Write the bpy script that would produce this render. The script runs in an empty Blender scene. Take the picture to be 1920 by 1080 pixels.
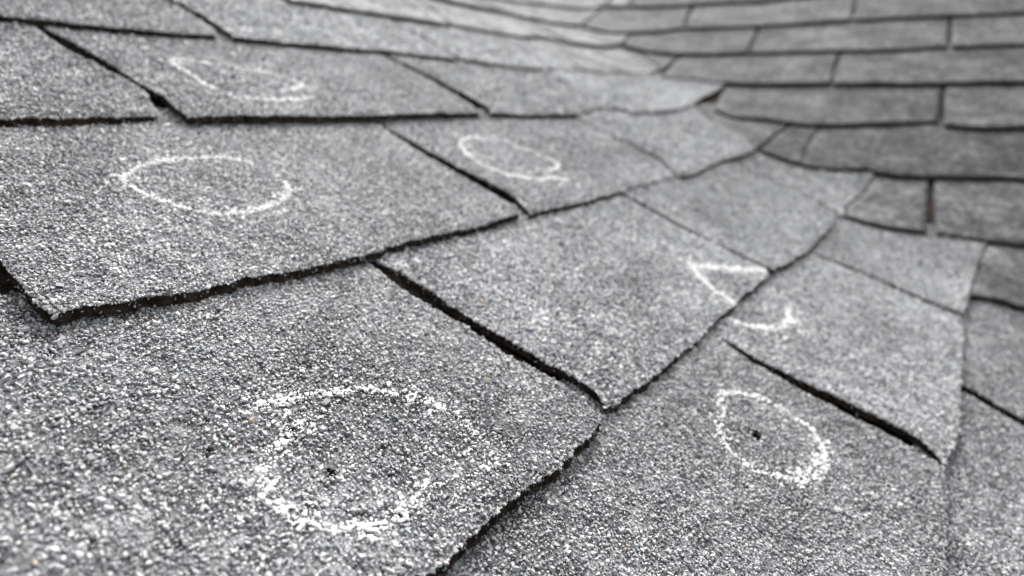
import bpy, math, random
import numpy as np
from mathutils import Matrix, Vector

# ------------------------------------------------------------------ camera, sky, sun, exposure
scene = bpy.context.scene
F = 1441.8166                                    # focal length in pixels of the 1920 wide picture
M = np.array([[0.54142893, -0.19616632, 0.81754113],
              [-0.84074545, -0.12477461, 0.52685708],
              [-0.00134324, -0.97259965, -0.23248253]])
U_, _, Vt_ = np.linalg.svd(M)
M = U_ @ Vt_
CAM = np.array([-0.28636948, -0.14018408, 0.13705304])
BASE = 3.0                                       # the eaves corner of the roof is 3 m above the ground

cam_data = bpy.data.cameras.new('camera')
cam = bpy.data.objects.new('camera', cam_data)
scene.collection.objects.link(cam)
rm = Matrix.Identity(4)
for i in range(3):
    rm[i][0] = M[i, 0]; rm[i][1] = -M[i, 1]; rm[i][2] = -M[i, 2]
    rm[i][3] = CAM[i] + (BASE if i == 2 else 0)
cam.matrix_world = rm
cam_data.sensor_width = 36.0
cam_data.lens = F / 1920 * 36
cam_data.clip_start = 0.01
cam_data.clip_end = 100
cam_data.dof.use_dof = True
cam_data.dof.focus_distance = 0.264
cam_data.dof.aperture_fstop = 8.0
scene.camera = cam

world = bpy.data.worlds.new('World')
scene.world = world
world.use_nodes = True
wn = world.node_tree
bg = wn.nodes['Background']
sky = wn.nodes.new('ShaderNodeTexSky')
sky.sky_type = 'NISHITA'
sky.sun_disc = False
SUN_AZ = math.radians(63)                       # clockwise from +Y
SUN_EL = math.radians(44)
sky.sun_elevation = SUN_EL
sky.sun_rotation = SUN_AZ
sky.dust_density = 4.0
hs = wn.nodes.new('ShaderNodeHueSaturation')     # an overcast sky has next to no blue
hs.inputs['Saturation'].default_value = 0.07
wn.links.new(sky.outputs[0], hs.inputs['Color'])
wn.links.new(hs.outputs[0], bg.inputs['Color'])
bg.inputs['Strength'].default_value = 0.07
sun_data = bpy.data.lights.new('sun', 'SUN')
sun_data.energy = 1.35
sun_data.angle = math.radians(24)
sun_data.color = (1.0, 0.985, 0.965)
sun = bpy.data.objects.new('sun', sun_data)
scene.collection.objects.link(sun)
sd = Vector((math.sin(SUN_AZ) * math.cos(SUN_EL), math.cos(SUN_AZ) * math.cos(SUN_EL), math.sin(SUN_EL)))
sun.rotation_euler = sd.to_track_quat('Z', 'Y').to_euler()
sun.location = (0, 0, 8)
scene.view_settings.view_transform = 'Standard'
scene.view_settings.look = 'None'
scene.view_settings.exposure = 2.02
scene.view_settings.gamma = 1.0
scene.view_settings.use_curve_mapping = False
scene.cycles.max_bounces = 5
scene.cycles.diffuse_bounces = 3

rng = np.random.default_rng(11)

# ------------------------------------------------------------------ the roof's shape: two slopes woven in a soft valley
def surf(x, y):
    a = 0.4714217 * y
    b = 0.4108953 * x + 0.0650008 * y - 0.2426667
    return (a + b + np.sqrt((a - b) ** 2 + 0.07 ** 2)) / 2

_SG = np.geomspace(0.12, 5.0, 500)
def cast(px, py, h):
    """The points of the roof (raised by h) seen at these places of the picture."""
    px = np.atleast_1d(px).astype(float); py = np.atleast_1d(py).astype(float)
    d = np.stack([(px - 960) / F, (py - 540) / F, np.ones_like(px)], 1) @ M.T
    P = CAM[None, None] + _SG[None, :, None] * d[:, None]
    g = P[..., 2] - surf(P[..., 0], P[..., 1]) - h
    i = np.argmax(g < 0, axis=1)
    i = np.where(i == 0, len(_SG) - 1, i)
    lo, hi = _SG[i - 1], _SG[i]
    for _ in range(30):
        m = (lo + hi) / 2
        Q = CAM + m[:, None] * d
        gg = Q[:, 2] - surf(Q[:, 0], Q[:, 1]) - h
        lo = np.where(gg > 0, m, lo); hi = np.where(gg > 0, hi, m)
    Q = CAM + hi[:, None] * d
    return Q[:, :2]

def to_xy(pts, h0, h1):
    out = []
    n = len(pts)
    for i, p in enumerate(pts):
        h = h0 + (h1 - h0) * i / max(1, n - 1)
        if p[0] == 'w':
            out.append(np.array([p[1], p[2]]))
        else:
            out.append(cast(p[0], p[1], h)[0])
    return np.array(out)

def resample(P, n):
    d = np.r_[0, np.cumsum(np.linalg.norm(np.diff(P, axis=0), axis=1))]
    s = np.linspace(0, d[-1], n)
    return np.stack([np.interp(s, d, P[:, 0]), np.interp(s, d, P[:, 1])], 1)

def length(P):
    return np.linalg.norm(np.diff(P, axis=0), axis=1).sum()

def hash2(ix, iy, seed):
    v = np.sin(ix * 127.1 + iy * 311.7 + seed * 74.7) * 43758.5453
    return v - np.floor(v)

def vnoise(x, y, scale, seed=0):
    x = x / scale; y = y / scale
    ix = np.floor(x); iy = np.floor(y); fx = x - ix; fy = y - iy
    fx = fx * fx * (3 - 2 * fx); fy = fy * fy * (3 - 2 * fy)
    a = hash2(ix, iy, seed); b = hash2(ix + 1, iy, seed); c = hash2(ix, iy + 1, seed); d = hash2(ix + 1, iy + 1, seed)
    return (a * (1 - fx) + b * fx) * (1 - fy) + (c * (1 - fx) + d * fx) * fy - 0.5

# ------------------------------------------------------------------ materials
def nodes_of(name):
    m = bpy.data.materials.new(name)
    m.use_nodes = True
    nt = m.node_tree
    return m, nt, nt.nodes['Principled BSDF']

def N(nt, kind, **kw):
    n = nt.nodes.new(kind)
    for k, v in kw.items():
        if k in n.inputs: n.inputs[k].default_value = v
        else: setattr(n, k, v)
    return n

GREYS = [(0.0, (0.10, 0.102, 0.110)), (0.07, (0.19, 0.194, 0.208)), (0.26, (0.32, 0.326, 0.342)), (0.55, (0.43, 0.435, 0.445)),
         (0.80, (0.51, 0.511, 0.512)), (0.95, (0.56, 0.56, 0.55)), (0.99, (0.70, 0.70, 0.68)), (0.9985, (0.40, 0.31, 0.24))]
def grey_ramp(nt, fac):
    r = N(nt, 'ShaderNodeValToRGB')
    cr = r.color_ramp
    while len(cr.elements) > 1: cr.elements.remove(cr.elements[-1])
    cr.elements[0].position = 0; cr.elements[0].color = (*GREYS[0][1], 1)
    for p, c in GREYS[1:]:
        e = cr.elements.new(p); e.color = (*c, 1)
    nt.links.new(fac, r.inputs[0])
    return r.outputs[0]

def weather_and_shade(nt, col, k=1.0):
    """Broad uneven dirt and fade, the same in place for loose granules and for the sheet below them."""
    g = N(nt, 'ShaderNodeNewGeometry')
    n1 = N(nt, 'ShaderNodeTexNoise', Scale=17.0, Detail=4.0, Roughness=0.6)
    n2 = N(nt, 'ShaderNodeTexNoise', Scale=75.0, Detail=3.0, Roughness=0.6)
    nt.links.new(g.outputs['Position'], n1.inputs['Vector']); nt.links.new(g.outputs['Position'], n2.inputs['Vector'])
    m1 = N(nt, 'ShaderNodeMapRange'); m1.inputs[1].default_value = 0.3; m1.inputs[2].default_value = 0.7; m1.inputs[3].default_value = 1 - 0.26 * k; m1.inputs[4].default_value = 1 + 0.20 * k
    m2 = N(nt, 'ShaderNodeMapRange'); m2.inputs[1].default_value = 0.3; m2.inputs[2].default_value = 0.7; m2.inputs[3].default_value = 1 - 0.16 * k; m2.inputs[4].default_value = 1 + 0.14 * k
    nt.links.new(n1.outputs[0], m1.inputs[0]); nt.links.new(n2.outputs[0], m2.inputs[0])
    mu = N(nt, 'ShaderNodeMath', operation='MULTIPLY')
    nt.links.new(m1.outputs[0], mu.inputs[0]); nt.links.new(m2.outputs[0], mu.inputs[1])
    at = N(nt, 'ShaderNodeAttribute', attribute_name='tone')  # per-tab tone, darkened on the far slope to paint in its weaker light
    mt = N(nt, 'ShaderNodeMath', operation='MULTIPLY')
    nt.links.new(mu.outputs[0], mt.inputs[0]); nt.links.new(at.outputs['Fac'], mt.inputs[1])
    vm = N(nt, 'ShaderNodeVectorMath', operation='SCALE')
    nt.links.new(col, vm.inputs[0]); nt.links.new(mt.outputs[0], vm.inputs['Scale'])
    return vm.outputs[0]

# loose mineral granules: one random number per granule picks its grey
MAT_GRAN, nt, bs = nodes_of('mineral_granules')
at = N(nt, 'ShaderNodeAttribute', attribute_name='rnd')
c = weather_and_shade(nt, grey_ramp(nt, at.outputs['Fac']), 0.7)
nt.links.new(c, bs.inputs['Base Color'])
bs.inputs['Roughness'].default_value = 0.62
bs.inputs['Specular IOR Level'].default_value = 0.18

# the granule coated face of a shingle, as a sheet
MAT_SHEET, nt, bs = nodes_of('granule_coating')
g = N(nt, 'ShaderNodeNewGeometry')
dn = N(nt, 'ShaderNodeTexNoise', Scale=500.0, Detail=1.0)
nt.links.new(g.outputs['Position'], dn.inputs['Vector'])
mixv = N(nt, 'ShaderNodeVectorMath', operation='SCALE'); mixv.inputs['Scale'].default_value = 0.0012
nt.links.new(dn.outputs['Color'], mixv.inputs[0])
addv = N(nt, 'ShaderNodeVectorMath', operation='ADD')
nt.links.new(g.outputs['Position'], addv.inputs[0]); nt.links.new(mixv.outputs[0], addv.inputs[1])
vo = N(nt, 'ShaderNodeTexVoronoi', Scale=640.0)
nt.links.new(addv.outputs[0], vo.inputs['Vector'])
sep = N(nt, 'ShaderNodeSeparateColor'); nt.links.new(vo.outputs['Color'], sep.inputs[0])
vb = N(nt, 'ShaderNodeTexVoronoi', Scale=210.0)
nt.links.new(addv.outputs[0], vb.inputs['Vector'])
sepb = N(nt, 'ShaderNodeSeparateColor'); nt.links.new(vb.outputs['Color'], sepb.inputs[0])
mx = N(nt, 'ShaderNodeMix', data_type='FLOAT'); mx.inputs[0].default_value = 0.45
nt.links.new(sep.outputs[0], mx.inputs[2]); nt.links.new(sepb.outputs[0], mx.inputs[3])
colr = grey_ramp(nt, mx.outputs[0])
ed = N(nt, 'ShaderNodeTexVoronoi', Scale=640.0, feature='DISTANCE_TO_EDGE')
nt.links.new(addv.outputs[0], ed.inputs['Vector'])
cre = N(nt, 'ShaderNodeMapRange'); cre.inputs[1].default_value = 0.0; cre.inputs[2].default_value = 0.09; cre.inputs[3].default_value = 0.2; cre.inputs[4].default_value = 0.60
nt.links.new(ed.outputs['Distance'], cre.inputs[0])
sc = N(nt, 'ShaderNodeVectorMath', operation='SCALE')
nt.links.new(colr, sc.inputs[0]); nt.links.new(cre.outputs[0], sc.inputs['Scale'])
n3 = N(nt, 'ShaderNodeTexNoise', Scale=150.0, Detail=3.0, Roughness=0.75)
nt.links.new(g.outputs['Position'], n3.inputs['Vector'])
m3 = N(nt, 'ShaderNodeMapRange'); m3.inputs[1].default_value = 0.3; m3.inputs[2].default_value = 0.7; m3.inputs[3].default_value = 0.38; m3.inputs[4].default_value = 1.52
nt.links.new(n3.outputs[0], m3.inputs[0])
sc3 = N(nt, 'ShaderNodeVectorMath', operation='SCALE')
nt.links.new(sc.outputs[0], sc3.inputs[0]); nt.links.new(m3.outputs[0], sc3.inputs['Scale'])
# run-off streaks along the courses
mpv = N(nt, 'ShaderNodeMapping'); mpv.inputs['Scale'].default_value = (85, 11, 85); mpv.inputs['Rotation'].default_value = (0, 0, -0.17)
nt.links.new(g.outputs['Position'], mpv.inputs['Vector'])
n4 = N(nt, 'ShaderNodeTexNoise', Scale=1.0, Detail=4.0, Roughness=0.6)
nt.links.new(mpv.outputs[0], n4.inputs['Vector'])
m4 = N(nt, 'ShaderNodeMapRange'); m4.inputs[1].default_value = 0.3; m4.inputs[2].default_value = 0.7; m4.inputs[3].default_value = 0.62; m4.inputs[4].default_value = 1.32
nt.links.new(n4.outputs[0], m4.inputs[0])
sc4 = N(nt, 'ShaderNodeVectorMath', operation='SCALE')
nt.links.new(sc3.outputs[0], sc4.inputs[0]); nt.links.new(m4.outputs[0], sc4.inputs['Scale'])
wcol = weather_and_shade(nt, sc4.outputs[0], 1.9)
cov = N(nt, 'ShaderNodeAttribute', attribute_name='cover')
bedmix = N(nt, 'ShaderNodeMix', data_type='RGBA')
nt.links.new(cov.outputs['Fac'], bedmix.inputs[0]); nt.links.new(wcol, bedmix.inputs[6]); bedc = N(nt, 'ShaderNodeVectorMath', operation='SCALE'); bedc.inputs['Scale'].default_value = 0.78
nt.links.new(wcol, bedc.inputs[0]); nt.links.new(bedc.outputs[0], bedmix.inputs[7])
pit = N(nt, 'ShaderNodeAttribute', attribute_name='pit')
pitmix = N(nt, 'ShaderNodeMix', data_type='RGBA'); pitmix.inputs[7].default_value = (0.004, 0.0035, 0.003, 1)
nt.links.new(pit.outputs['Fac'], pitmix.inputs[0]); nt.links.new(bedmix.outputs[2], pitmix.inputs[6])
nt.links.new(pitmix.outputs[2], bs.inputs['Base Color'])
bs.inputs['Roughness'].default_value = 0.8
bs.inputs['Specular IOR Level'].default_value = 0.04
bh = N(nt, 'ShaderNodeMath', operation='ADD')
bscale = N(nt, 'ShaderNodeMath', operation='MULTIPLY'); bscale.inputs[1].default_value = 0.6
nt.links.new(sep.outputs[1], bscale.inputs[0]); nt.links.new(bscale.outputs[0], bh.inputs[0])
nt.links.new(cre.outputs[0], bh.inputs[1])
bp = N(nt, 'ShaderNodeBump', Strength=0.7, Distance=0.0008)
nt.links.new(bh.outputs[0], bp.inputs['Height']); nt.links.new(bp.outputs[0], bs.inputs['Normal'])

def asphalt(name, ca, cb, strength):
    m, nt, bs = nodes_of(name)
    g = N(nt, 'ShaderNodeNewGeometry')
    n = N(nt, 'ShaderNodeTexNoise', Scale=260.0, Detail=6.0, Roughness=0.7)
    nt.links.new(g.outputs['Position'], n.inputs['Vector'])
    mp = N(nt, 'ShaderNodeMix', data_type='RGBA')
    mp.inputs[6].default_value = (*ca, 1); mp.inputs[7].default_value = (*cb, 1)
    mr = N(nt, 'ShaderNodeMapRange'); mr.inputs[1].default_value = 0.42; mr.inputs[2].default_value = 0.72
    nt.links.new(n.outputs[0], mr.inputs[0]); nt.links.new(mr.outputs[0], mp.inputs[0])
    nt.links.new(mp.outputs[2], bs.inputs['Base Color'])
    bs.inputs['Roughness'].default_value = 0.9
    bs.inputs['Specular IOR Level'].default_value = 0.06
    b = N(nt, 'ShaderNodeBump', Strength=strength, Distance=0.001)
    nt.links.new(n.outputs[0], b.inputs['Height']); nt.links.new(b.outputs[0], bs.inputs['Normal'])
    return m
MAT_EDGE = asphalt('asphalt_edge', (0.010, 0.008, 0.0065), (0.060, 0.044, 0.034), 0.8)
MAT_DECK = asphalt('old_asphalt_felt', (0.014, 0.012, 0.011), (0.085, 0.066, 0.055), 1.0)

MAT_CHALK, nt, bs = nodes_of('white_chalk')
bs.inputs['Base Color'].default_value = (0.92, 0.92, 0.915, 1)
bs.inputs['Roughness'].default_value = 0.95
bs.inputs['Specular IOR Level'].default_value = 0.1

# ------------------------------------------------------------------ mesh helpers
def mesh_object(name, verts, faces, mats, parent=None, origin=None, matidx=None, attrs=None, smooth=False):
    me = bpy.data.meshes.new(name)
    verts = np.asarray(verts, dtype=np.float64).copy()
    if origin is None: origin = verts.mean(0)
    verts -= origin
    lens = np.array([len(f) for f in faces], dtype=np.int32) if not isinstance(faces, tuple) else faces[1]
    flat = np.concatenate([np.asarray(f) for f in faces]).astype(np.int32) if not isinstance(faces, tuple) else faces[0].astype(np.int32)
    me.vertices.add(len(verts)); me.vertices.foreach_set('co', verts.astype(np.float32).ravel())
    me.loops.add(len(flat)); me.loops.foreach_set('vertex_index', flat)
    me.polygons.add(len(lens))
    me.polygons.foreach_set('loop_start', np.r_[0, np.cumsum(lens)[:-1]].astype(np.int32))
    me.polygons.foreach_set('loop_total', lens)
    for m in mats: me.materials.append(m)
    if matidx is not None: me.polygons.foreach_set('material_index', matidx.astype(np.int32))
    if smooth: me.polygons.foreach_set('use_smooth', np.ones(len(lens), dtype=bool))
    else: me.polygons.foreach_set('use_smooth', np.zeros(len(lens), dtype=bool))
    for k, v in (attrs or {}).items():
        a = me.attributes.new(k, 'FLOAT', 'POINT'); a.data.foreach_set('value', v.astype(np.float32))
    me.update(calc_edges=True)
    o = bpy.data.objects.new(name, me)
    scene.collection.objects.link(o)
    if parent is not None:
        o.parent = parent
        o.location = Vector(origin) - parent.matrix_world.translation
    else:
        o.location = origin
    return o

def project(P):
    c = (P - np.array([0, 0, BASE]) - CAM) @ M
    return 960 + F * c[:, 0] / c[:, 2], 540 + F * c[:, 1] / c[:, 2], c[:, 2]

def granule_mesh(C, Nrm, size, rnd, tone, sides, flat=0.36, tilt=0.23):
    if sides == 3: size = size * 1.15
    """Angular chips: one irregular prism with a tilted, smaller top per centre."""
    n = len(C)
    up = Nrm + rng.normal(0, tilt, (n, 3)) * 0.5
    up /= np.linalg.norm(up, axis=1)[:, None]
    a = np.cross(up, rng.normal(0, 1, (n, 3))); a /= np.linalg.norm(a, axis=1)[:, None]
    b = np.cross(up, a)
    el = rng.uniform(0.48, 1.0, n)
    ang = (np.arange(sides)[None] + rng.uniform(-0.45, 0.45, (n, sides))) * 2 * math.pi / sides
    rad = rng.uniform(0.70, 1.15, (n, sides)) * size[:, None] / 2
    ca, sa = np.cos(ang) * rad, np.sin(ang) * rad * el[:, None]
    hgt = size * flat * rng.uniform(0.6, 1.15, n)
    ring = C[:, None] + a[:, None] * ca[..., None] + b[:, None] * sa[..., None]
    bot = ring - up[:, None] * (hgt * 0.5)[:, None, None]
    k = rng.uniform(0.70, 0.95, (n, 1, 1))
    off = (a * rng.uniform(-.12, .12, (n, 1)) + b * rng.uniform(-.12, .12, (n, 1))) * size[:, None]
    sx = rng.uniform(-.35, .35, (n, 1)); sy = rng.uniform(-.35, .35, (n, 1))
    lift = hgt[:, None] * 0.5 + ca * sx * 0.8 + sa * sy * 0.8
    top = C[:, None] + (a[:, None] * ca[..., None] + b[:, None] * sa[..., None]) * k + off[:, None] + up[:, None] * lift[..., None]
    V = np.concatenate([bot, top], 1).reshape(-1, 3)
    base = (np.arange(n) * 2 * sides)[:, None]
    i = np.arange(sides); j = (i + 1) % sides
    quads = np.stack([i, j, j + sides, i + sides], 1).ravel()
    pat = np.concatenate([quads, i + sides])
    lens = np.r_[np.full(sides, 4), sides]
    return V, ((base + pat[None]).ravel(), np.tile(lens, n).astype(np.int32)), {'rnd': np.repeat(rnd, 2 * sides), 'tone': np.repeat(tone, 2 * sides)}

# ------------------------------------------------------------------ the roof and its deck
roof = bpy.data.objects.new('shingle_roof', None)
roof.location = (0, 0, BASE)
scene.collection.objects.link(roof)
roof['label'] = 'weathered grey asphalt shingle roof with a soft valley and white chalk inspection rings'
roof['category'] = 'roof'
roof['kind'] = 'thing'
bpy.context.view_layer.update()

gx, gy = np.meshgrid(np.linspace(-0.9, 2.3, 161), np.linspace(-0.95, 1.25, 111))
top = np.stack([gx, gy, surf(gx, gy) + BASE + 0.0002], -1)
top[..., 2] += vnoise(gx, gy, 0.03, 3) * 0.0006
nj, ni = gx.shape
V = np.concatenate([top.reshape(-1, 3), (top - [0, 0, 0.02]).reshape(-1, 3)])
idx = np.arange(nj * ni).reshape(nj, ni); o2 = nj * ni
q = np.stack([idx[:-1, :-1], idx[:-1, 1:], idx[1:, 1:], idx[1:, :-1]], -1).reshape(-1, 4)
ring = np.concatenate([idx[0, :], idx[1:, -1], idx[-1, -2::-1], idx[-2:0:-1, 0]])
rn = np.roll(ring, -1)
sides_q = np.stack([ring, ring + o2, rn + o2, rn], 1)
fq = np.concatenate([q, q[:, ::-1] + o2, sides_q])
deck = mesh_object('roof_deck', V, (fq.ravel(), np.full(len(fq), 4, dtype=np.int32)), [MAT_DECK], roof)

# ------------------------------------------------------------------ shingles
TOP0, T_BUTT, THICK = 0.0038, 0.0080, 0.0038
W = 'w'
counter = [0]
def shingle(bot, left, right, top=None, sl=(0, 0), sr=(0, 0), near=0, lift=None, tone=None, label=None, chalk=None, pits=(), ext=0.018, curl=0.0, up=0.0):
    """One tab: its butt edge, its two side edges (butt to top) and the line where the course above covers it."""
    counter[0] += 1
    sid = counter[0]
    if lift is None: lift = rng.uniform(0.0004, 0.0018) if near else rng.uniform(0.001, 0.0026)
    if tone is None: tone = rng.uniform(0.86, 1.10)  # far slope tabs are given less, their shade put into the colour
    hb = T_BUTT + lift
    T_TOP = TOP0 + up
    B = to_xy(bot, hb, hb)
    def moved(P, sh):
        # a cut-out keeps its width; one marked closed ends short of the course above
        w = np.clip((1 - np.linspace(0, 1, len(P))) * 7, 0, 1)[:, None] if len(sh) > 2 else 1.0
        return P + np.array(sh[:2]) * w
    L = moved(to_xy(left, hb, T_TOP), sl)
    R = moved(to_xy(right, hb, T_TOP), sr)
    Tp = to_xy(top, T_TOP, T_TOP) if top else np.array([L[-1], R[-1]])
    B[0], B[-1] = L[0], R[0]
    Tp[0], Tp[-1] = L[-1], R[-1]
    lb, lt, ll, lr = length(B), length(Tp), length(L), length(R)
    step = {2: 0.0020, 1: 0.0030, 3: 0.004, 0: 0.007}[near]
    ns = int(np.clip(max(lb, lt) / step, 8, 190)) + 1
    nt_ = int(np.clip(max(ll, lr) / step, 6, 110)) + 1
    B, Tp, L, R = resample(B, ns), resample(Tp, ns), resample(L, nt_), resample(R, nt_)
    s = np.linspace(0, 1, ns)[None, :, None]; t = np.linspace(0, 1, nt_)[:, None, None]
    P = (1 - t) * B[None] + t * Tp[None] + (1 - s) * L[:, None] + s * R[:, None] \
        - ((1 - s) * (1 - t) * B[0] + s * (1 - t) * B[-1] + (1 - s) * t * Tp[0] + s * t * Tp[-1])
    # ragged cut edges
    amp = 0.0010 if near else 0.0010
    def rag(P1, seed):
        return (vnoise(P1[:, 0], P1[:, 1], 0.0045, seed) * 0.9 + vnoise(P1[:, 0], P1[:, 1], 0.0016, seed + 7) * 0.8 + vnoise(P1[:, 0], P1[:, 1], 0.02, seed + 9) * 0.9) * amp * 2
    dv = (P[1] - P[0]); dv /= np.linalg.norm(dv, axis=1)[:, None] + 1e-9
    P[0] += dv * (rag(P[0], sid) + 0.0002)[:, None]
    du = (P[:, 1] - P[:, 0]); du /= np.linalg.norm(du, axis=1)[:, None] + 1e-9
    P[:, 0] += du * (rag(P[:, 0], sid + 31))[:, None] * 0.8
    P[:, -1] += du * (rag(P[:, -1], sid + 57))[:, None] * 0.8
    # a cut-out is about 6 mm wide
    ins = 0.0009 if near else 0.0004
    if not near: ins = -0.0003
    tp = np.linspace(1, 0, nt_)[:, None]
    if ll > 0.03: P[:, 0] += du * ins * (np.clip(tp * 7, 0, 1) if len(sl) > 2 else 1)
    if lr > 0.03: P[:, -1] -= du * ins * (np.clip(tp * 7, 0, 1) if len(sr) > 2 else 1)
    # carry on under the course above
    d = P[-1] - P[-3]; d /= np.linalg.norm(d, axis=1)[:, None] + 1e-9
    ne = 4
    extra = np.stack([P[-1] + d * ext * (i + 1) / ne for i in range(ne)])
    tt = np.r_[np.linspace(0, 1, nt_), 1 + np.arange(1, ne + 1) * 0.05]
    P = np.concatenate([P, extra])
    h = hb + (T_TOP - hb) * np.minimum(tt, 1)[:, None] * np.ones((1, ns))
    h[-ne:] -= np.linspace(0.0002, 0.0004, ne)[:, None]
    und = vnoise(P[..., 0], P[..., 1], 0.035, sid) * 0.0014 + vnoise(P[..., 0], P[..., 1], 0.012, sid + 5) * 0.0006
    h += und * (1 - np.minimum(tt, 1)[:, None]) ** 0.5
    if curl:
        ss = np.linspace(0, 1, ns)[None]
        h += curl * (np.exp(-ss / 0.12) + 0.6 * np.exp(-(1 - ss) / 0.12)) * np.exp(-np.minimum(tt, 1)[:, None] / 0.16)
    edge_round = 0.0007
    h[0] -= edge_round; h[:, 0] -= edge_round * 0.6; h[:, -1] -= edge_round * 0.6
    for (cx, cy, r) in pits:
        c = cast(cx, cy, hb * 0.6 + T_TOP * 0.4)[0]
        rr = np.linalg.norm(P - c, axis=-1)
        h -= 0.0016 * np.exp(-(rr / (r * 1.3)) ** 2)
    G = np.concatenate([P, (surf(P[..., 0], P[..., 1]) + h + BASE)[..., None]], -1)
    nj, ni = G.shape[:2]
    flat = G.reshape(-1, 3)
    low = G.copy(); low[..., 2] -= THICK
    # the cut sides are rough, set back a little at mid height
    Vv = np.concatenate([flat, low.reshape(-1, 3)])
    idx = np.arange(nj * ni).reshape(nj, ni); o2 = nj * ni
    q = np.stack([idx[:-1, :-1], idx[:-1, 1:], idx[1:, 1:], idx[1:, :-1]], -1).reshape(-1, 4)
    ring = np.concatenate([idx[0, :], idx[1:, -1], idx[-1, -2::-1], idx[-2:0:-1, 0]])
    mid = (Vv[ring] + Vv[ring + o2]) / 2
    ctr = flat.mean(0)
    inw = ctr - mid; inw[:, 2] = 0; inw /= np.linalg.norm(inw, axis=1)[:, None]
    mid += inw * rng.uniform(-0.0002, 0.0009, (len(mid), 1))
    o3 = len(Vv); Vv = np.concatenate([Vv, mid])
    mi = o3 + np.arange(len(ring)); mn = np.roll(mi, -1); rn = np.roll(ring, -1)
    s1 = np.stack([ring, mi, mn, rn], 1); s2 = np.stack([mi, ring + o2, rn + o2, mn], 1)
    flatness = np.abs(flat[:, 2] - np.c_[flat[:, :2], np.ones(len(flat))] @ np.linalg.lstsq(np.c_[flat[:, :2], np.ones(len(flat))], flat[:, 2], rcond=None)[0]).max()
    if near in (1, 2) and flatness < 0.0035:
        fq = np.concatenate([q, s1, s2])
        under = (ring + o2)[::-1]
    else:
        fq = np.concatenate([q, q[:, ::-1] + o2, s1, s2]); under = np.zeros(0, int)
    nfl = [4] * len(fq) + ([len(under)] if len(under) else [])
    matidx = np.concatenate([np.zeros(len(q)), np.ones(len(nfl) - len(q))])
    # normal grid
    gu = np.gradient(G, axis=1); gv = np.gradient(G, axis=0)
    nr = np.cross(gu, gv); nr /= np.linalg.norm(nr, axis=-1)[..., None] + 1e-12
    nr *= np.sign(nr[..., 2:3])
    cover = np.zeros(len(Vv)); pitv = np.zeros(len(Vv))
    for (cx, cy, r) in pits:
        c = cast(cx, cy, hb * 0.6 + T_TOP * 0.4)[0]
        pitv[:nj * ni] = np.maximum(pitv[:nj * ni], np.clip(1.6 - np.linalg.norm(flat[:, :2] - c, axis=1) / r, 0, 1))
    grans = None
    if near:
        spacing = {2: 0.00116, 1: 0.00140, 3: 0.0022}[near]
        Lmax = max(lb, lt); Hm = (ll + lr) / 2
        nu, nv = int(Lmax / spacing), int(Hm / spacing)
        nvx = int((Hm + ext) / spacing)
        jj, ii = np.meshgrid(np.arange(nvx), np.arange(nu), indexing='ij')
        fu = (ii + 0.5 + rng.uniform(-.62, .62, ii.shape)).ravel() / nu
        fv = (jj + 0.5 + rng.uniform(-.62, .62, ii.shape)).ravel() / nv
        # a row of granules sits right on the three cut edges
        eu = np.linspace(0, 1, int(nu * 1.0)); ev = np.linspace(0, 1, int(nv * 1.0))
        fu = np.r_[fu, eu, np.full(len(ev), 0.001), np.full(len(ev), 0.999)]
        fv = np.r_[fv, np.full(len(eu), 0.002), ev, ev]
        ok = (fu >= -0.001) & (fu <= 1.001) & (fv > -0.001) & (fv < (Hm + ext) / Hm)
        fu, fv = np.clip(fu[ok], 0, 0.99999), np.clip(fv[ok], 0, 9)
        gxx = fu * (ni - 1)
        gyy = np.minimum(np.where(fv <= 1, fv * (nt_ - 1), nt_ - 1 + (fv - 1) * Hm / ext * ne), nj - 1.0001)
        i0, j0 = gxx.astype(int), gyy.astype(int); a = (gxx - i0)[:, None]; b = (gyy - j0)[:, None]
        def smp(A): return (A[j0, i0] * (1 - a) + A[j0, i0 + 1] * a) * (1 - b) + (A[j0 + 1, i0] * (1 - a) + A[j0 + 1, i0 + 1] * a) * b
        C = smp(G); Nn = smp(nr)
        px, py, z = project(C)
        keep = (z > 0.05) & (px > -100) & (px < 2020) & (py > -60) & (py < 1170)
        # thin places where granules have washed off
        bare = vnoise(C[:, 0], C[:, 1], 0.012, 77) + vnoise(C[:, 0], C[:, 1], 0.004, 78) * 0.8
        keep &= ~((bare > 0.52) & (rng.random(len(C)) < 0.55))
        keep &= rng.random(len(C)) > 0.02
        for (cx, cy, r) in pits:
            c = cast(cx, cy, hb * 0.6 + T_TOP * 0.4)[0]
            dd = (C[:, :2] - c) / np.array([1.0, 0.8])
            rr = np.linalg.norm(dd, axis=1) * (1 + 0.5 * (vnoise(C[:, 0], C[:, 1], 0.002, 5)))
            keep &= rr > r
        C, Nn, z = C[keep], Nn[keep], z[keep]
        size = np.clip(rng.lognormal(math.log(0.00134), 0.34, len(C)), 0.0007, 0.0030)
        if near == 1: size *= 1.28
        if near == 3: size *= 1.8
        C = C + Nn * (size * 0.16 + rng.uniform(-0.00015, 0.00035, len(C)))[:, None]
        # loose grit caught on the cut edges
        m = int((ll + lr + lb) / (0.0011 if near == 2 else 0.0020))
        e = rng.choice(len(ring), m, p=None)
        ring_ok = e[(ring[e] < nt_ * ni)]
        Pe = flat[ring[ring_ok]].copy()
        drop = rng.random(len(Pe)) ** 1.6 * (THICK + lift * 0.4)
        Pe += inw[ring_ok] * rng.uniform(-0.0006, 0.0004, (len(Pe), 1)); Pe[:, 2] -= drop
        kx, ky, _ = project(Pe); kk = (kx > -100) & (kx < 2020) & (ky > -60) & (ky < 1170)
        Pe = Pe[kk]
        ngrit = len(Pe)
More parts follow.
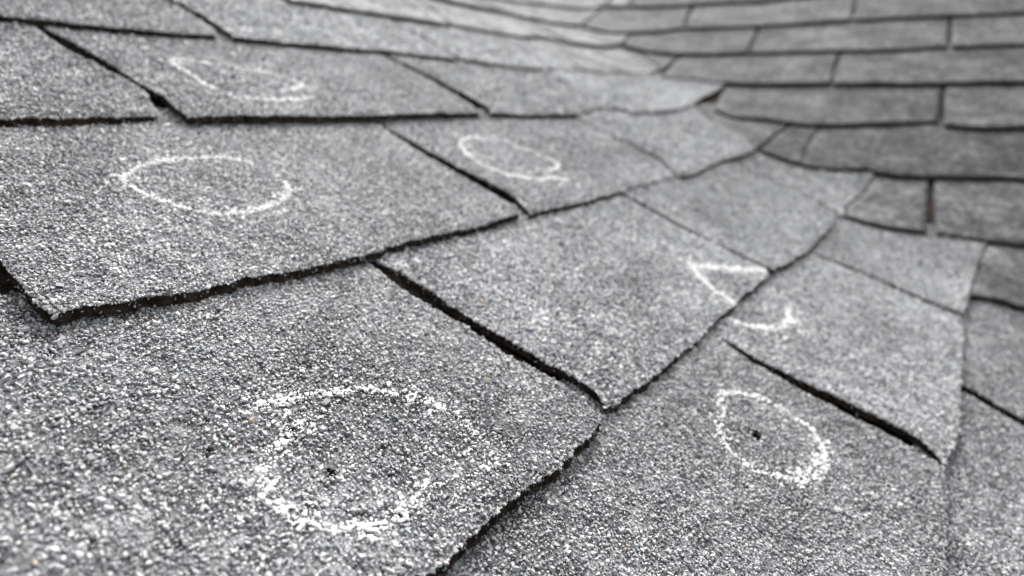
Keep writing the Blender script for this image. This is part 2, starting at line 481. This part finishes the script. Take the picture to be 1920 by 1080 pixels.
        C = np.r_[C, Pe]; Nn = np.r_[Nn, -inw[ring_ok][kk] + np.array([0, 0, 0.6])]
        size = np.r_[size, rng.uniform(0.0006, 0.0016, ngrit)]
        rnd = rng.random(len(C)); rnd[len(C) - ngrit:] *= 0.35
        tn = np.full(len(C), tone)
        px, py, _ = project(C)
        onchalk = np.zeros(len(C), bool)
        for (poly, width, dens) in (chalk or []):
            pl = cast([p[0] for p in poly], [p[1] for p in poly], hb * 0.5 + T_TOP * 0.5)
            dmin = np.full(len(C), 1e9); dn = np.zeros(len(C))
            dens_ = dens if isinstance(dens, (list, tuple)) else [dens] * len(poly)
            for k in range(len(pl) - 1):
                e = pl[k + 1] - pl[k]; w_ = C[:, :2] - pl[k]
                u_ = np.clip((w_ @ e) / (e @ e + 1e-12), 0, 1)
                dist = np.linalg.norm(w_ - u_[:, None] * e, axis=1)
                bet = dist < dmin
                dmin = np.where(bet, dist, dmin); dn = np.where(bet, dens_[k] + (dens_[k + 1] - dens_[k]) * u_, dn)
            wv = 0.64 * width * (1.0 + 0.8 * (vnoise(C[:, 0], C[:, 1], 0.008, 41) + 0.3 * vnoise(C[:, 0], C[:, 1], 0.002, 42)))
            prob = 1.12 * dn * np.exp(-(dmin / (wv * 0.5 + 1e-5)) ** 4) + 0.10 * dn * np.exp(-(dmin / (width * 1.3)) ** 2)
            onchalk |= rng.random(len(C)) < prob
        grans = (C, Nn, size, rnd, tn, onchalk)
        gpx, gpy, gz = project(G.reshape(-1, 3))
        inside = (gz > 0.05) & (gpx > -95) & (gpx < 2015) & (gpy > -55) & (gpy < 1165)
        cover[:nj * ni] = inside
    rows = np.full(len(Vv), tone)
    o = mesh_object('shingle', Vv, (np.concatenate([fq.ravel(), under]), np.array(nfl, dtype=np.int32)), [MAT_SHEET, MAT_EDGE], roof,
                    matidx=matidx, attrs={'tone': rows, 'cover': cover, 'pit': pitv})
    # smooth the coated face only
    sm = np.zeros(len(nfl), bool); sm[:len(q)] = True
    o.data.polygons.foreach_set('use_smooth', sm)
    if label: o['label'] = label
    bpy_loc = np.array(o.location) + np.array([0, 0, BASE])
    if grans is not None:
        C, Nn, size, rnd, tn, oc = grans
        class P_: pass
        sides = 4 if near == 2 else 3
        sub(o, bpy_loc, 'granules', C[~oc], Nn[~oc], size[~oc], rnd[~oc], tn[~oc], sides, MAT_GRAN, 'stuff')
        if oc.any():
            ci = np.flatnonzero(oc)
            k = rng.choice(ci, int(len(ci) * 1.4))
            dust = C[k] + rng.normal(0, 0.0005, (len(k), 3)) * np.array([1, 1, .2]) + Nn[k] * 0.0004
            sub(o, bpy_loc, 'chalk_mark', np.r_[C[ci] + Nn[ci] * 0.0001, dust], np.r_[Nn[ci], Nn[k]],
                np.r_[size[ci] * (1.05 if near == 2 else 1.2), size[k] * rng.uniform(.45, .95, len(k))], np.r_[rnd[ci], rnd[k]], np.r_[tn[ci], tn[k]], sides, MAT_CHALK, None)
    return o

def sub(parent, ploc, name, C, Nn, size, rnd, tn, sides, mat, kind):
    V, faces, attrs = granule_mesh(C, Nn, size, rnd, tn, sides, tilt=0.23 if kind else 0.12)
    o = mesh_object(name, V, faces, [mat], None, origin=ploc, attrs=attrs)
    o.parent = parent
    o.location = (0, 0, 0)
    if kind: o['kind'] = kind
    return o

# --- chalk strokes, as drawn on the tabs
RING_BIG = [([(482, 766), (523, 752), (597, 739), (682, 734), (738, 741), (805, 759), (847, 780), (893, 822), (918, 850), (924, 880), (905, 905), (862, 915)], 0.0052, [.75, .7, .75, .7, .6, .65, .55, .45, .3, .22, .3, .2]),
            ([(572, 798), (541, 818), (513, 852), (493, 888), (500, 915), (504, 942), (534, 976), (569, 1004), (618, 1008), (650, 1014), (684, 1014), (717, 1003), (752, 982), (780, 952), (800, 922)], 0.0062, [.5, .75, .6, .85, .9, .85, .85, .8, .85, .95, .95, .9, .85, .8, .4])]
RING_LEFT = [([(232, 334), (259, 310), (300, 300), (337, 293), (412, 292), (442, 296), (478, 307)], 0.0042, .8),
             ([(514, 330), (540, 350), (534, 375), (508, 390), (470, 403), (405, 408), (356, 397), (307, 382), (270, 367), (243, 350), (230, 334)], 0.0048, [.4, .75, .85, .85, .95, .95, .9, .85, .7, .8, .95])]
RING_UPPER = [([(316, 110), (319, 112), (337, 129), (360, 146), (382, 161), (412, 178), (450, 191), (487, 197), (525, 197), (559, 195), (588, 191)], 0.0046, [.5, .95, .95, 1, 1, 1, 1, 1, 1, .95, .7]),
              ([(319, 112), (345, 109), (375, 115), (412, 121), (450, 127), (495, 135), (525, 144), (555, 154), (568, 165), (555, 172), (530, 178)], 0.0042, [.9, .8, .7, .6, .65, .9, .6, .9, 1, .95, .6])]
RING_MID = [([(900, 257), (880, 257), (866, 259), (862, 274), (877, 292), (902, 311), (937, 326), (975, 337), (1012, 342), (1042, 339), (1065, 341)], 0.0052, [.5, .8, 1, 1, 1, .9, 1, 1, 1, 1, .5]),
            ([(895, 256), (956, 266), (982, 281), (1020, 296), (1046, 309), (1043, 319), (1015, 324)], 0.0045, [.4, .3, .75, .85, 1, .95, .4])]
MARK_V = [([(1429, 516), (1369, 510), (1320, 504), (1297, 506), (1316, 529), (1342, 555), (1369, 572)], 0.0090, [1, 1, 1, 1, 1, 1, 1])]
MARK_HOOK = [([(1388, 598), (1410, 606), (1447, 611), (1470, 606), (1481, 592), (1477, 575)], 0.0078, [.8, 1, 1, 1, 1, .6])]
RING_RIGHT = [([(1350, 736), (1387, 735), (1425, 744), (1462, 763), (1489, 784), (1519, 806), (1537, 832), (1545, 859), (1547, 881), (1526, 902), (1492, 906), (1462, 896), (1429, 885), (1395, 866), (1361, 836), (1350, 810), (1350, 780), (1350, 736)], 0.0046,
               [.85, .7, .9, .85, .9, .8, .85, .9, 1, 1, 1, .95, .85, .8, .75, .65, .5, .8]),
              ([(1535, 862), (1515, 885), (1495, 900)], 0.0055, .6)]

# --- side edges shared by neighbours (butt to top)
C_S1 = [(1445, 507), (1410, 491), (1357, 465), (1275, 424), (1200, 381), (1176, 369)]
D_S1 = [(1803, 590), (1725, 559), (1650, 525), (1624, 514), (1537, 480), (1516, 468)]
B_S1 = [(1267, 327), (1237, 298), (1200, 281), (1144, 255), (1072, 215)]
A_S1 = [(1158, 201), (1087, 167), (1042, 144), (1003, 128)]
Z_S1 = [(857, 108), (806, 78), (712, 26)]
Z_S2 = [(1091, 132), (1061, 110), (1000, 85), (935, 56)]
Y_S1 = [(1069, 79), (1024, 58), (985, 36)]
t_ = 0.0033

# course at the bottom right
shingle([(W, -.31, -.256), (W, -.01, -.256)], [(W, -.31, -.256), (W, -.31, -.13)], [(W, -.01, -.256), (W, -.01, -.13)])
shingle([(W, -.003, -.256), (W, .312, -.256)], [(W, -.003, -.256), (W, -.003, -.13)], [(W, .312, -.256), (1920, 792), (1813, 734)], near=1, sr=(-t_ * 1.6, 0), lift=0)
shingle([(W, .314, -.256), (W, .33, -.46)], [(W, .314, -.256), (1920, 790), (1813, 732)], [(W, .33, -.46), (W, .53, -.46)],
        top=[(1813, 732), (1800, 611), (1800, 590), (1813, 556), (1875, 562), (1920, 574), (W, .53, -.46)], sl=(t_ * 1.6, 0), near=1, lift=0)
# the next course
shingle([(W, -.455, -.1265), (W, -.155, -.1265)], [(W, -.455, -.1265), (W, -.455, .0)], [(W, -.155, -.1265), (W, -.155, .0)])
shingle([(W, -.148, -.130), (1770, 1080), (1774, 1031), (1779, 975), (1777, 919), (1768, 875)], [(W, -.148, -.1265), (W, -.148, .002)],
        [(1768, 874), (1687, 825), (1612, 787), (1492, 724), (1406, 675), (1366, 646), (1325, 616)], sr=(0, 0, 'c'), near=2, lift=0.0020, chalk=RING_RIGHT, pits=[(1418, 814, 0.0020), (1282, 912, .0011), (1625, 893, .0012), (1492, 818, .0009)], tone=1.0,
        label='shingle with a narrow chalk ring round a small dark pit')
shingle([(1770, 868), (1785, 836), (1796, 806), (1800, 750), (1800, 705), (1806, 637), (1802, 611), (1803, 592)],
        [(1770, 868), (1725, 821), (1650, 784), (1537, 731), (1425, 673), (1368, 641), (1325, 615)], D_S1,
        top=[(1325, 615), (1361, 583), (1387, 559), (1410, 544), (1445, 507), (1477, 491), (1516, 468)], sl=(0, 0, 'c'), sr=(-t_, 0, 'c'), near=1, lift=0.0032, chalk=MARK_HOOK, tone=1.25,
        label='shingle with a short hooked chalk stroke at its top corner')
shingle([(1804, 588), (1815, 550)], D_S1, [(1815, 550), (1834, 487), (1850, 448)],
        top=[(1516, 468), (1537, 444), (1560, 420), (1582, 407), (1612, 412), (1669, 426), (1732, 433), (1755, 437), (1850, 448)], sl=(t_, 0, 'c'), near=1, tone=1.04, lift=.0035, up=.0016)
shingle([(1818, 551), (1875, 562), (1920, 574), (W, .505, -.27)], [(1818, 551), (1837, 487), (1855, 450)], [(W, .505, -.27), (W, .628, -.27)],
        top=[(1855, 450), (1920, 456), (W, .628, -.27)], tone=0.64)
# the course of the big chalk ring
shingle([(W, -.298, .003), (829, 1055), (861, 1017), (921, 971), (949, 946), (1000, 905), (1060, 862), (1108, 810), (1125, 786)],
        [(W, -.298, .003), (W, -.298, .1325)], [(1125, 784), (1087, 745), (1031, 711), (960, 674), (885, 621), (802, 569), (750, 539), (688, 490)],
        near=2, lift=0.0036, chalk=RING_BIG, pits=[(620, 886, 0.0015), (604, 870, 0.0008), (550, 884, 0.0007), (392, 846, 0.0011), (716, 856, .0009)], tone=1.0,
        label='nearest shingle with a large chalk ring round a small dark pit')
shingle([(1132, 762), (1147, 760), (1185, 734), (1237, 696), (1282, 655), (1324, 619), (1361, 585), (1387, 559), (1410, 544), (1440, 512), (1445, 507)],
        [(1132, 762), (1117, 737), (1069, 704), (1012, 677), (937, 632), (870, 591), (810, 550), (742, 509), (686, 482)], C_S1,
        sr=(-t_, 0), near=1, lift=0.0008, chalk=MARK_V, tone=1.27, label='pale shingle with a chalk V at its right corner')
shingle([(1445, 507), (1477, 491), (1511, 470), (1537, 444), (1560, 420), (1567, 402)], C_S1, [(1567, 400), (1530, 379), (1500, 362), (1462, 349), (1425, 334), (1362, 299)],
        top=[(1176, 369), (1237, 337), (1266, 328), (1286, 328), (1312, 319), (1350, 302), (1362, 299)], sl=(t_, 0), near=1, tone=1.1, lift=.0028, up=.0024)
shingle([(1571, 402), (1581, 405)], [(1571, 400), (1534, 379), (1504, 362), (1466, 349), (1429, 334), (1366, 299)], [(1581, 405), (1584, 386), (1610, 367), (1640, 322)],
        top=[(1366, 298), (1387, 291), (1417, 283), (1460, 300), (1522, 313), (1582, 317), (1640, 320)], near=3, tone=1.0)
shingle([(1586, 404), (1612, 412), (1669, 426), (1734, 433)], [(1587, 403), (1589, 386), (1615, 367), (1646, 324)], [(1734, 433), (1740, 345), (1742, 331)],
        top=[(1646, 322), (1680, 328), (1742, 329)], tone=0.55)
shingle([(1755, 437), (1852, 450), (1920, 456), (W, .645, -.385)], [(1755, 437), (1753, 345), (1753, 331)], [(W, .645, -.385), (W, .79, -.385)],
        top=[(1753, 329), (1875, 330), (1920, 335), (W, .79, -.385)], tone=0.51, lift=.001)
# the course with the chalk ring on the left
shingle([(W, -.455, .132), (W, -.173, .132)], [(W, -.455, .132), (W, -.455, .262)], [(W, -.173, .132), (W, -.173, .262)], near=1)
shingle([(101, 604), (157, 580), (244, 565), (319, 550), (379, 539), (450, 522), (525, 512), (600, 496), (675, 479), (742, 455), (810, 443), (870, 426), (937, 411), (973, 402)],
        [(101, 604), (67, 584), (30, 542), (0, 509), (W, -.161, .262)], [(974, 401), (965, 392), (922, 366), (862, 330), (780, 283), (709, 233)],
        near=2, lift=0.0016, curl=.0012, chalk=RING_LEFT, pits=[(402, 350, .0010), (440, 330, .0010), (428, 366, .0011), (455, 350, .0008)], tone=1.06, label='shingle with a broken chalk ring above its lower edge')
shingle([(994, 400), (1050, 386), (1162, 358), (1237, 337), (1267, 327)], [(993, 399), (960, 367), (900, 334), (810, 289), (712, 231)], B_S1,
        sr=(-t_, 0), near=1, chalk=RING_MID, tone=1.12, label='shingle with an open slipper shaped chalk loop')
shingle([(1270, 327), (1286, 330), (1312, 319), (1350, 300), (1387, 291), (1415, 281)], B_S1, [(1415, 279), (1390, 257), (1335, 233), (1300, 197)],
        top=[(1072, 214), (1125, 202), (1155, 202), (1185, 208), (1237, 208), (1275, 202), (1300, 197)], sl=(t_, 0), near=3, tone=1.12, lift=.003, up=.0024)
shingle([(1418, 278), (1422, 274)], [(1418, 278), (1393, 257), (1338, 233), (1303, 197)], [(1422, 273), (1450, 252), (1480, 233)],
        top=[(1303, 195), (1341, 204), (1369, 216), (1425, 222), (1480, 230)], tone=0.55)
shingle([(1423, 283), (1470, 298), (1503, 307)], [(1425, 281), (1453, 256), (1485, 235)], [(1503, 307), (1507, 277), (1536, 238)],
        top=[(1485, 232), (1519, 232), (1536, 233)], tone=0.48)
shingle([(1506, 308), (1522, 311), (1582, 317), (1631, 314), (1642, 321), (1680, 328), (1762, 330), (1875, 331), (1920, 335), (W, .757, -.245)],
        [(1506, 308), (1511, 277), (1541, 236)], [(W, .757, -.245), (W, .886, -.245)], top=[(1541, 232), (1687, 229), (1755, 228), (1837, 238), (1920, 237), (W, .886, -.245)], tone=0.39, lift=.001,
        label='darkest long shingle on the far slope')
# the course of the upper chalk loop
shingle([(W, -.32, .264), (0, 221), (112, 221), (225, 217), (297, 213)], [(W, -.32, .264), (W, -.32, .392)], [(297, 212), (277, 172), (195, 127), (112, 86), (65, 49)],
        sr=(-.0004, 0), near=1, lift=.0006, tone=1.02)
shingle([(349, 217), (450, 217), (600, 216), (720, 214), (900, 211)], [(346, 217), (311, 187), (262, 161), (180, 105), (131, 77), (72, 49)], [(902, 209), (806, 150), (710, 100)],
        sl=(.0012, 0), near=1, lift=.0028, chalk=RING_UPPER, tone=1.1, label='shingle with a pointed chalk loop like a leaf')
shingle([(921, 211), (975, 214), (1072, 214), (1125, 202), (1157, 202)], [(920, 210), (907, 199), (825, 154), (718, 99)], A_S1, sr=(-t_, 0), near=3, tone=1.12)
shingle([(1160, 201), (1185, 208), (1237, 208), (1275, 202), (1297, 195)], A_S1, [(1297, 194), (1318, 180), (1345, 168), (1358, 158)],
        top=[(1003, 127), (1087, 134), (1117, 134), (1162, 135), (1215, 138), (1240, 143), (1300, 148), (1358, 156)], sl=(t_, 0), near=3, tone=1.3, lift=.003, up=.0024)
shingle([(1341, 204), (1369, 216), (1425, 221), (1477, 227), (1519, 232), (1612, 232), (1687, 228), (1757, 227)], [(1341, 204), (1352, 180), (1364, 158)], [(1757, 226), (1761, 190), (1766, 156)],
        top=[(1364, 156), (1556, 157), (1766, 155)], tone=0.48, lift=.001)
shingle([(1771, 232), (1837, 238), (1920, 237), (W, .91, -.36)], [(1771, 232), (1772, 190), (1774, 156)], [(W, .91, -.36), (W, 1.05, -.36)],
        top=[(1774, 154), (1920, 151), (W, 1.05, -.36)], tone=0.52, lift=.002)
# above it
shingle([(W, -.184, .397), (0, 28), (112, 39), (225, 52), (319, 60), (405, 66)], [(W, -.184, .395), (W, -.184, .523)], [(408, 65), (396, 50), (308, 0), (W, .118, .523)], sr=(-.0012, 0), near=1, tone=1.07, lift=.0012)
shingle([(440, 69), (525, 77), (637, 88), (720, 92), (825, 106), (855, 109)], [(438, 68), (412, 51), (375, 28), (318, 0), (W, .130, .523)], Z_S1,
        top=[(W, .130, .523), (525, 0), (600, 7), (712, 25)], sr=(-t_, 0), near=3, tone=1.34)
shingle([(860, 107), (876, 111), (975, 126), (1087, 134)], Z_S1, Z_S2, top=[(712, 25), (847, 45), (935, 56)], sl=(t_, 0), sr=(-t_, 0), near=3, tone=1.42)
shingle([(1093, 132), (1117, 134), (1162, 135), (1215, 138)], Z_S2, [(1217, 137), (1236, 127), (1200, 102), (1150, 84)],
        top=[(935, 56), (967, 67), (1031, 69), (1069, 79), (1144, 85), (1150, 84)], sl=(t_, 0), tone=0.92)
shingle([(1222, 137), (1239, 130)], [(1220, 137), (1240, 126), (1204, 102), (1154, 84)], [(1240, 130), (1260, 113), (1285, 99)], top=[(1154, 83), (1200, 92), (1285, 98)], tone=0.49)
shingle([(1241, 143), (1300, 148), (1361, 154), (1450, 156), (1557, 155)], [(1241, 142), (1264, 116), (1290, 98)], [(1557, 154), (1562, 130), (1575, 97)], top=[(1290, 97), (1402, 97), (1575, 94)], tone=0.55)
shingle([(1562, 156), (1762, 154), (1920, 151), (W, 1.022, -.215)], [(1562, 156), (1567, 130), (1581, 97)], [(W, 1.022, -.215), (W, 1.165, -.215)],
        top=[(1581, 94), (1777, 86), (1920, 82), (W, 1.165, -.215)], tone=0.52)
# and the courses that fade out of focus
shingle([(W, -.015, .52), (W, .287, .51)], [(W, -.015, .52), (W, -.015, .64)], [(W, .287, .51), (W, .287, .64)])
shingle([(546, 1), (600, 7), (712, 25), (845, 45)], [(546, 1), (W, .297, .62)], [(845, 45), (W, .59, .60)], tone=1.07)
shingle([(849, 46), (967, 67), (1031, 69), (1067, 79)], [(849, 46), (W, .594, .60)], Y_S1, top=[(W, .594, .60), (840, 0), (937, 20), (985, 34)], sr=(-t_, 0), tone=1.06)
shingle([(1072, 80), (1144, 85), (1160, 82)], Y_S1, [(1160, 81), (1176, 67), (1194, 57)], top=[(985, 33), (1012, 36), (1050, 43), (1084, 47), (1125, 56), (1194, 57)], sl=(t_, 0), tone=1.09)
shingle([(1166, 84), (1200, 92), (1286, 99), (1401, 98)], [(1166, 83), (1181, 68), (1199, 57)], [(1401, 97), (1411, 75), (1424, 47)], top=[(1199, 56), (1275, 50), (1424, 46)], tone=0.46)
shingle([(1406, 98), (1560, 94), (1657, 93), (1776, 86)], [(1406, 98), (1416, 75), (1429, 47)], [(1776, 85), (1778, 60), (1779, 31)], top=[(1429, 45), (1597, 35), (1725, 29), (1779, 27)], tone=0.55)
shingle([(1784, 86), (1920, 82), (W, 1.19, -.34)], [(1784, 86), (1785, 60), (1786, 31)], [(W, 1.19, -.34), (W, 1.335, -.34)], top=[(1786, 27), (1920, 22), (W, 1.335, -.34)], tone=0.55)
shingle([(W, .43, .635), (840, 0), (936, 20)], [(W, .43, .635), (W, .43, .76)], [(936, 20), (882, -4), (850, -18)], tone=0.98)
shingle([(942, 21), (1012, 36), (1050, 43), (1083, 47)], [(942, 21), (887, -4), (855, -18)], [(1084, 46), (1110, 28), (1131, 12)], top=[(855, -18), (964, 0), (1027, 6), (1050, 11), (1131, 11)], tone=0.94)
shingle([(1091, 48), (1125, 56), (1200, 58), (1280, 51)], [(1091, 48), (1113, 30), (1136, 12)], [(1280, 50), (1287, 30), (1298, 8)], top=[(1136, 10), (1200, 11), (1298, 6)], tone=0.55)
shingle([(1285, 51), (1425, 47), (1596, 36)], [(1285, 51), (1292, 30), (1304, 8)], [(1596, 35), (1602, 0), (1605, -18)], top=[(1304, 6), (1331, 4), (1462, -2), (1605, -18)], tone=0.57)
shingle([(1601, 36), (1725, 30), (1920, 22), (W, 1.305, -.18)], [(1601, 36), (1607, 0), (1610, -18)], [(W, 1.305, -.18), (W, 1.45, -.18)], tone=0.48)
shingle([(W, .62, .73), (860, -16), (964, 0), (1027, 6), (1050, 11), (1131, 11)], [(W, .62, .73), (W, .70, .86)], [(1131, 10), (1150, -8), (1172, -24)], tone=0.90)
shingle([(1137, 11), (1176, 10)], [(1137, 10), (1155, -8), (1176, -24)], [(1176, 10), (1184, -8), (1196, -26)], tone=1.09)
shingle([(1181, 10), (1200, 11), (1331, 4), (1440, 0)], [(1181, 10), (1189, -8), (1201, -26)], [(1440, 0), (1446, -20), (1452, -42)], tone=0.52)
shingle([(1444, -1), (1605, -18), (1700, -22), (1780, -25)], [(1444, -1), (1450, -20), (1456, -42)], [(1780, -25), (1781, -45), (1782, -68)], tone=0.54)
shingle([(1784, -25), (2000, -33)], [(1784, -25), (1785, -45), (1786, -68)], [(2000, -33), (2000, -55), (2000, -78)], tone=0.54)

# tabs that run on past the edges of the picture
for (xa, ya, xb, yb) in ((.33, -.46, .53, -.46), (.505, -.27, .628, -.27), (.645, -.385, .79, -.385), (.757, -.245, .886, -.245), (.91, -.36, 1.05, -.36),
                         (1.022, -.215, 1.165, -.215), (1.19, -.34, 1.335, -.34), (1.305, -.18, 1.45, -.18)):
    for k in range(2):
        ax, ay, bx, by = xa + .055 * k, ya - .30 * k, xb + .055 * k, yb - .30 * k
        if ay < -.62: continue
        q0, q1, q2, q3 = (W, ax + .0005, ay - .004), (W, ax + .055, ay - .30), (W, bx + .0005, by - .004), (W, bx + .055, by - .30)
        shingle([q0, q1], [q0, q2], [q1, q3], tone=rng.uniform(.58, .74))
for (y0, y1, x0) in ((-.385, -.256, -.31), (-.385, -.256, -.005), (-.256, -.130, -.615), (.262, .393, -.627), (.393, .522, -.49), (.52, .645, -.32), (.645, .765, -.18), (.645, .765, .125)):
    shingle([(W, x0, y0), (W, x0 + .3, y0)], [(W, x0, y0), (W, x0, y1)], [(W, x0 + .3, y0), (W, x0 + .3, y1)], tone=rng.uniform(.9, 1.1))
shingle([(1200, -27), (1452, -45)], [(1200, -27), (1216, -60)], [(1452, -45), (1460, -82)], tone=.6)
shingle([(1457, -46), (1782, -72)], [(1457, -46), (1465, -82)], [(1782, -72), (1783, -115)], tone=.65)
shingle([(1786, -72), (2000, -82)], [(1786, -72), (1787, -115)], [(2000, -82), (2000, -126)], tone=.62)

# crumbs of dirt and moss caught on the cut edges
MAT_DIRT = asphalt('dirt_and_moss', (0.020, 0.012, 0.008), (0.085, 0.045, 0.026), 0.8)
shingles = [o for o in roof.children if o.name.startswith('shingle')]
def crumb(px, py, h, rad, n, mat=None, name='dirt_crumb'):
    c2 = cast(px, py, h)[0]
    def inside(o):
        # the tab whose coated face lies under this point
        v = np.array([tuple(p.co[:2]) for p in o.data.vertices]) + np.array(o.location[:2])
        return np.linalg.norm(v - c2, axis=1).min()
    near_ones = sorted(shingles, key=lambda o: np.linalg.norm(np.array(o.location[:2]) - c2))[:5]
    host = min(near_ones, key=inside)
    C = np.empty((n, 3))
    d = rng.normal(0, 1, (n, 3)) * np.array([1, 1, .45]) * rad
    C[:, :2] = c2 + d[:, :2]; C[:, 2] = surf(C[:, 0], C[:, 1]) + h + BASE + d[:, 2]
    Nn = rng.normal(0, 1, (n, 3)); Nn[:, 2] = abs(Nn[:, 2]) + .4; Nn /= np.linalg.norm(Nn, axis=1)[:, None]
    sub(host, np.array(host.location) + [0, 0, BASE], name, C, Nn, rng.uniform(.0007, .0018, n), rng.random(n), np.ones(n), 4, mat or MAT_DIRT, 'stuff')
crumb(1297, 641, 0.0070, 0.0016, 34)
crumb(1390, 556, 0.0070, 0.0020, 44)
crumb(1362, 588, 0.0055, 0.0013, 20)
crumb(773, 556, 0.0050, 0.0012, 16)
crumb(700, 474, 0.0060, 0.0014, 24)
crumb(985, 915, 0.0050, 0.0014, 26)

MAT_BARE = asphalt('bare_asphalt', (0.003, 0.0025, 0.002), (0.012, 0.009, 0.007), 0.8)
for (px, py, rad, n) in ((620, 886, .0007, 26), (1418, 814, .0010, 34), (1492, 819, .0004, 5), (392, 846, .0006, 4), (425, 352, .0009, 5)):
    crumb(px, py, 0.0068 if px > 1000 else 0.0098, rad, n, MAT_BARE, 'bare_asphalt')
